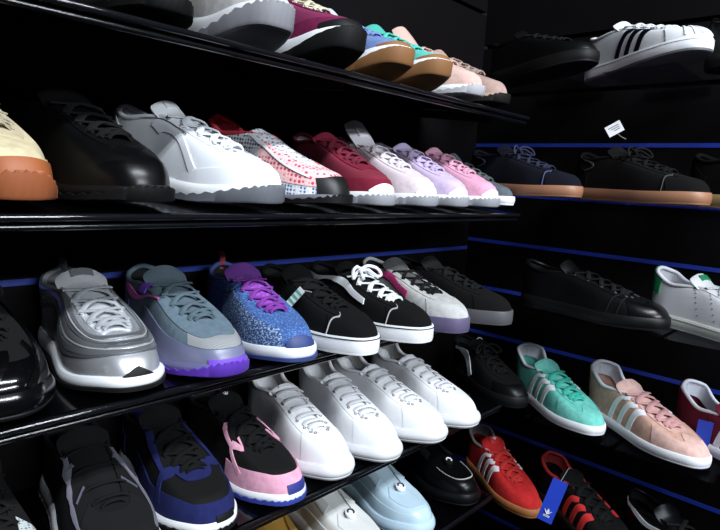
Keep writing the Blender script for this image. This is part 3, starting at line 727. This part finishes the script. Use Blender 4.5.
# row 1
cupd=dict(sole='cup',sh=(.027,.025),spring=.005,hgt=.95)
R1(make_shoe('sneaker','black leather sneaker left of the white three striped one on the top right row','shoe',upper=BL,mid=ru((.02,.02,.02)),out=ru((.02,.02,.02)),lace=cl((.02,.02,.02)),lining=cl((.25,.25,.25)),**cupd),1,.492,-19)
def ex(F,root,tc):
    W_=lw(WHITE,.35)
    three_stripes(F,root,lw((.012,.015,.05)),'navy stripe',f=(4.1,4.8,5.5),w=.0125)
    overlay(F,root,'shell_toe',ru((.80,.82,.84),.4),-2.9,2.9,0,lambda x:.66*(1-.25*(abs(x)/2.9)**2),off=.0025,nt=9,label='ridged white rubber toe')
    for a in (-1.9,-1.15,-.4,.4,1.15,1.9): stripe(F,root,'toe_ridge',ru((.80,.82,.84),.4),[(a,.15),(a*.95,.35),(a*.85,.60)],.003,off=.0042)
    eyestay(F,root,W_,t=.72); heel_tab(F,root,lw((.02,.03,.1)),'navy heel tab')
R1(make_shoe('sneaker','white leather sneaker with three navy stripes on the top right row','shoe',L=.29,upper=lw(WHITE,.35),mid=WR,out=ru((.10,.10,.11)),lace=cl(WHITE),tongue=lw(WHITE),lining=cl((.05,.08,.3)),lace_w=.010,seam=ru((.6,.62,.65)),extra=ex,**cupd),1,.296,-30)
def ex(F,root,tc): three_stripes(F,root,lw(WHITE),'white stripe',f=(3.6,4.7,5.8),w=.012)
R1(make_shoe('sneaker','black sneaker with white stripes at the right end of the top right row','shoe',upper=BL,mid=ru((.02,.02,.02)),lace=cl((.02,.02,.02)),lining=cl((.03,.05,.3)),extra=ex,**cupd),1,.05,-24)
# row 2
def gum(lbl,c,y,yaw,gc=(.30,.14,.075),sw=None,L=.29,row=2,**k):
    def ex(F,root,tc):
        toe_cap(F,root,su(c),f=3.0,h=.72); eyestay(F,root,su(c),t=.66); heel_counter(F,root,su(c))
        stripe(F,root,'toe_stitching',cl(tuple(min(1,v*4+.02) for v in c)),[(-3.2,.05),(-2.9,.45),(-1.9,.78)],.001,off=.003)
        if sw: stripe(F,root,'side_mark',su(sw),[(-8.8,.75),(-8.0,.62),(-7.3,.40),(-7.9,.30)],.0025,off=.003)
    return R(make_shoe('sneaker',lbl,'shoe',L=L,upper=su(c),mid=ru(gc,.5),out=ru(tuple(v*.8 for v in gc)),lace=cl(tuple(v*1.1 for v in c)),lining=cl((.02,.02,.03)),bow=1,lace_w=.006,extra=ex,sole='cup',sh=(.025,.024),spring=.003,hgt=.98,point=.04,**k),row,y,yaw)
gum('navy suede sneaker with brown gum sole on the second right row',(.018,.022,.055),.492,-12,sw=(.06,.07,.12))
gum('black suede sneaker with gum sole and a white paper tag on the second right row',(.013,.012,.013),.262,-22,sw=(.06,.06,.06))
gum('black suede sneaker with yellowish sole at the right photo edge',(.014,.013,.014),.045,-24,gc=(.42,.30,.14))
# row 3
def ex(F,root,tc):
    toe_cap(F,root,lw((.014,.014,.016),.28),f=3.0,h=.72); eyestay(F,root,lw((.014,.014,.016),.5),t=.62); heel_tab(F,root,BL)
    stripe(F,root,'toe_stitching',cl((.05,.05,.05)),[(-3.5,.05),(-3.2,.4),(-2.6,.75)],.001,off=.003); stripe(F,root,'toe_stitching',cl((.05,.05,.05)),[(-3.9,.05),(-3.6,.4),(-3.0,.75)],.001,off=.003)
R(make_shoe('sneaker','plain black leather sneaker left of the white and green one on the right wall','shoe',L=.31,wid=1.0,upper=lw((.013,.013,.015),.42),mid=ru((.020,.020,.022),.5),out=ru((.02,.02,.02)),lace=cl((.02,.02,.022)),lining=cl((.02,.02,.02)),eyelet=ru((.06,.06,.06)),extra=ex,sole='cup',sh=(.026,.025),spring=.004,hgt=.95),3,.297,-6,x=1.175)
def ex(F,root,tc):
    overlay(F,root,'heel_tab',lw((.02,.28,.10)),8.2,11.8,.25,.72,off=.0022,label='green heel tab')
    W_=lw((.82,.83,.86),.38); eyestay(F,root,W_,t=.66)
    for k_ in range(3):
        mb=MB()
        for j in range(8):
            f_=-(4.1+.85*k_+.10*j); t_=.12+.085*j; p=F.P(f_,t_,.0008); n1=(F.P(f_,t_,.01)-F.P(f_,t_)).normalized()
            mb.tube([p-n1*.001,p+n1*.0002],.0011,n=7)
        mb.build('perforation_row',ru((.08,.08,.09)),root)
    patch_on_tongue(tc,root,'tongue_label',lw((.02,.30,.12)),.82,.95,.012,label='green tongue print')
R(make_shoe('sneaker','white leather sneaker with a green heel tab on the right wall','shoe',L=.285,upper=lw((.82,.83,.86),.38),mid=ru((.66,.66,.60)),out=ru((.6,.6,.55)),lace=cl(WHITE),tongue=lw(WHITE),lining=cl((.6,.6,.62)),lace_w=.008,heel=.012,seam=ru((.5,.5,.47)),extra=ex,sole='cup',sh=(.025,.023),spring=.005,hgt=.98),3,.086,-20,x=1.192)
# row 4
def ex(F,root,tc):
    toe_cap(F,root,BL,f=3,h=.6); eyestay(F,root,BS,t=.7)
    stripe(F,root,'formstrip',lw(WHITE),[(-5.4,.06),(-6.1,.32),(-7.1,.55),(-8.0,.62)],lambda u:.019*(1-u)**.5+.002,off=.0028,label='white curved side strip')
    c,w=tc(.93); mb=MB(); mb.tube([c+Vector((.002,-.008,.004)),c+Vector((0,-.002,.007)),c+Vector((0,.005,.006)),c+Vector((.002,.009,.003))],[.0006,.0014,.0012,.0005],n=6); mb.build('tongue_mark',ru((.55,.55,.55)),root)
R(make_shoe('sneaker','black suede sneaker with a white side strip, left of the mint one','shoe',L=.285,upper=su((.014,.014,.016)),mid=ru((.022,.022,.025)),out=ru((.02,.02,.02)),lace=cl((.02,.02,.02)),bow=1,extra=ex,sole='cup',sh=(.028,.027),spring=.004,hgt=.95),4,.572,-28)
def gaz(lbl,c,ct,lac,stc,y,yaw,row=4,solec=None,slab='white stripe',gc=None,lin=(.80,.81,.84),heel=.024,bow=None,x=X,L=.285,gumo=None,tl=.028,toe=True,extra2=None,point=.06,stf=(4.7,5.4,6.1)):
    def ex(F,root,tc):
        if toe: overlay(F,root,'toe_overlay',su(ct),-3.6,3.6,0,lambda x:.50+.30*(1-sm(abs(x),0,2.2)),off=.0012,nt=8)
        eyestay(F,root,su(ct if toe else c),t=.78)
        three_stripes(F,root,lw(stc,.45),slab,f=stf,w=.0130)
        overlay(F,root,'heel_tab',su(c),9.1,10.9,.15,.92,off=.0022,nt=6)
        if extra2: extra2(F,root,tc)
    return R(make_shoe('sneaker',lbl,'shoe',L=L,wid=1.04,upper=su(c),mid=mat('ribbed',solec or (.80,.81,.84),rough=.55),out=ru(gumo or solec or (.7,.7,.72)),lace=cl(lac),tongue=su(ct),lining=cl(lin),insole=cl((.6,.6,.6)),lace_w=.0105,rows=6,bow=bow,collar=lw(lin) ,heel=heel,tong_len=tl,extra=ex,sole='cup',sh=(.022,.021),spring=.004,hgt=.95,point=point,rimdz=-.004,toek=.58),row,y,yaw,x=x)
gaz('mint green suede sneaker with three white stripes and mint laces',(.13,.50,.42),(.16,.54,.46),(.05,.55,.42),(.80,.82,.84),.396,-32,x=1.158)
gaz('salmon pink suede sneaker with three white stripes, right of the mint one',(.60,.36,.28),(.68,.44,.38),(.72,.38,.37),(.84,.84,.86),.206,-30,x=1.172,L=.295)
gaz('maroon sneaker with white stripes at the right photo edge beside a blue tag',(.14,.012,.03),(.14,.012,.03),(.12,.012,.03),(.8,.8,.83),.025,-24,x=1.22,stf=(4.1,4.9,5.7))
# row 5
def ex2(F,root,tc):
    patch_on_tongue(tc,root,'tongue_label',lw((.55,.03,.03)),.80,.97,.012,label='red tongue label with a pale emblem')
    c,w=tc(.89); mb=MB()
    for a in (-40,0,40):
        d=Vector((-math.cos(math.radians(a))*.8,math.sin(math.radians(a)),math.cos(math.radians(a))*.55))
        mb.tube([c+Vector((.002,0,.003)),c+d*.004+Vector((0,0,.003)),c+d*.0085+Vector((0,0,.003))],[.0008,.0022,.0005],n=6,flat=.5)
    mb.build('tongue_mark',cl((.8,.75,.75)),root)
gaz('bright red suede sneaker with three white stripes and gum sole',(.52,.022,.022),(.50,.02,.02),(.62,.03,.025),(.84,.80,.82),.512,-31,row=5,solec=(.42,.16,.05),gumo=(.4,.15,.05),lin=(.50,.45,.45),tl=.034,bow=None,extra2=ex2,heel=.012,toe=False)
gaz('black sneaker with red stripes and a blue tag, right of the red one',(.014,.014,.016),(.02,.02,.02),(.02,.02,.02),(.55,.03,.03),.305,-30,row=5,solec=(.03,.03,.03),lin=(.5,.04,.04),slab='red stripe',heel=.012,stf=(3.8,4.5,5.2))
def ex(F,root,tc):
    toe_cap(F,root,BL,f=3,h=.6); eyestay(F,root,BL)
    stripe(F,root,'swoosh',lw(WHITE),[(-8.9,.80),(-7.8,.48),(-6.6,.32),(-4.6,.52),(-3.6,.72)],lambda u:.001+.011*math.sin(math.pi*min(1,u*.9+.05))**1.3*(1-u*.5),off=.0028,label='white curved side mark',n=26)
R(make_shoe('sneaker','black leather sneaker with a white curved side mark in the lower right corner','shoe',upper=BL,mid=ru((.02,.02,.02)),lace=cl((.02,.02,.02)),extra=ex,**cupd),5,.100,-28)
for row,ys in {1:[(.555,.72,'the black leather sneaker of the top row'),(.33,.46,'the white sneaker with three navy stripes'),(-.06,.25,'the black sneaker with white stripes at the right edge')],
               2:[(.47,.61,'the navy suede sneaker'),(.23,.46,'the black suede sneaker with the paper tag'),(-.06,.22,'the black sneaker with yellowish sole')],
               3:[(.30,.63,'the plain black leather sneaker'),(-.02,.29,'the white sneaker with green heel tab')],
               4:[(.54,.73,'the black sneaker with a white side strip'),(.36,.53,'the mint green sneaker'),(.18,.35,'the salmon pink sneaker'),(-.1,.17,'the maroon and white sneaker')],
               5:[(.47,.73,'the bright red sneaker'),(.28,.46,'the black sneaker with red stripes'),(.02,.27,'the black sneaker with the white curved mark')]}.items():
    for y0,y1,w in ys: tray(y0,y1,row,'thin clear acrylic shelf under '+w)

# ================================================================== tags
def tag_card(name,lbl,cat,loc,w,h,rot,m,string,extra=None):
    o=bpy.data.objects.new(name,None); C.objects.link(o); o.location=loc; o.rotation_euler=[math.radians(a) for a in rot]
    setp(o,lbl,cat)
    mb=MB(); mb.box(-.0006,.0006,-w/2,w/2,-h,0); mb.build('card',m,o,smooth=False)
    mb=MB(); mb.tube([Vector(p) for p in string],.0006,n=5); mb.build('string',cl((.3,.3,.32)),o)
    if extra: extra(o)
    return o
def trefoil(o,zc,s=1.,m=None):
    mb=MB()
    for a in (-38,0,38):
        d=Vector((0,math.sin(math.radians(a)),math.cos(math.radians(a))))
        mb.tube([Vector((-.0011,0,zc)),Vector((-.0011,0,zc))+d*.006*s,Vector((-.0011,0,zc))+d*.012*s],[.001*s,.0028*s,.0006*s],n=8,flat=.2)
    for k in (0,1): mb.box(-.0013,-.0008,-.006*s,.006*s,zc-.003*s-k*.0025*s,zc-.0018*s-k*.0025*s)
    mb.build('leaf_mark',cl((.8,.82,.85)),o,smooth=False)
CAMP=Vector((0,0,EYE))
tag_card('hang_tag','blue card tag with a white three leaf emblem hanging on the black and red sneaker','tag',(1.120,0.439,EYE-0.589),.031,.100,(14,0,21),mat('paper',(.02,.06,.55),rough=.5),[(0,0,-.004),(.05,-.01,.01),(.12,-.02,-.02)],lambda o:trefoil(o,-.082,1.1))
tag_card('hang_tag','plain blue card tag behind the toe of the salmon pink sneaker','tag',(1.262,0.225,EYE-0.425),.026,.100,(3,0,12),mat('paper',(.015,.045,.38),rough=.5),[(0,0,-.004),(.03,-.03,.004),(.06,-.06,0)])
def prn(o):
    mb=MB()
    for k in range(3): mb.box(-.0012,-.0005,-.010,.010-.004*k,-.007-k*.004,-.0055-k*.004)
    mb.build('printed_lines',ru((.15,.15,.15)),o,smooth=False)
tag_card('paper_tag','small white paper tag sticking up from the black gum soled sneaker','tag',(1.190,0.447,EYE+0.141),.030,.022,(-32,0,20),mat('paper',(.78,.78,.8)),[(0,0,-.02),(.008,-.004,-.03),(.018,-.01,-.038)],prn)
def bars(o):
    mb=MB()
    for k in range(3): mb.box(-.0012,-.0005,-.006,.006,-.010-k*.009,-.006-k*.009)
    mb.build('printed_lines',ru((.10,.30,.22)),o,smooth=False)
tag_card('side_tag','narrow silvery tag with green print lying along the laces of a black skate shoe','tag',(0.578,0.655,EYE-0.169),.012,.040,(38,10,20),mat('paper',(.6,.63,.62),rough=.35),[(0,0,-.002),(.006,-.006,.002),(.012,-.010,.004)],bars)
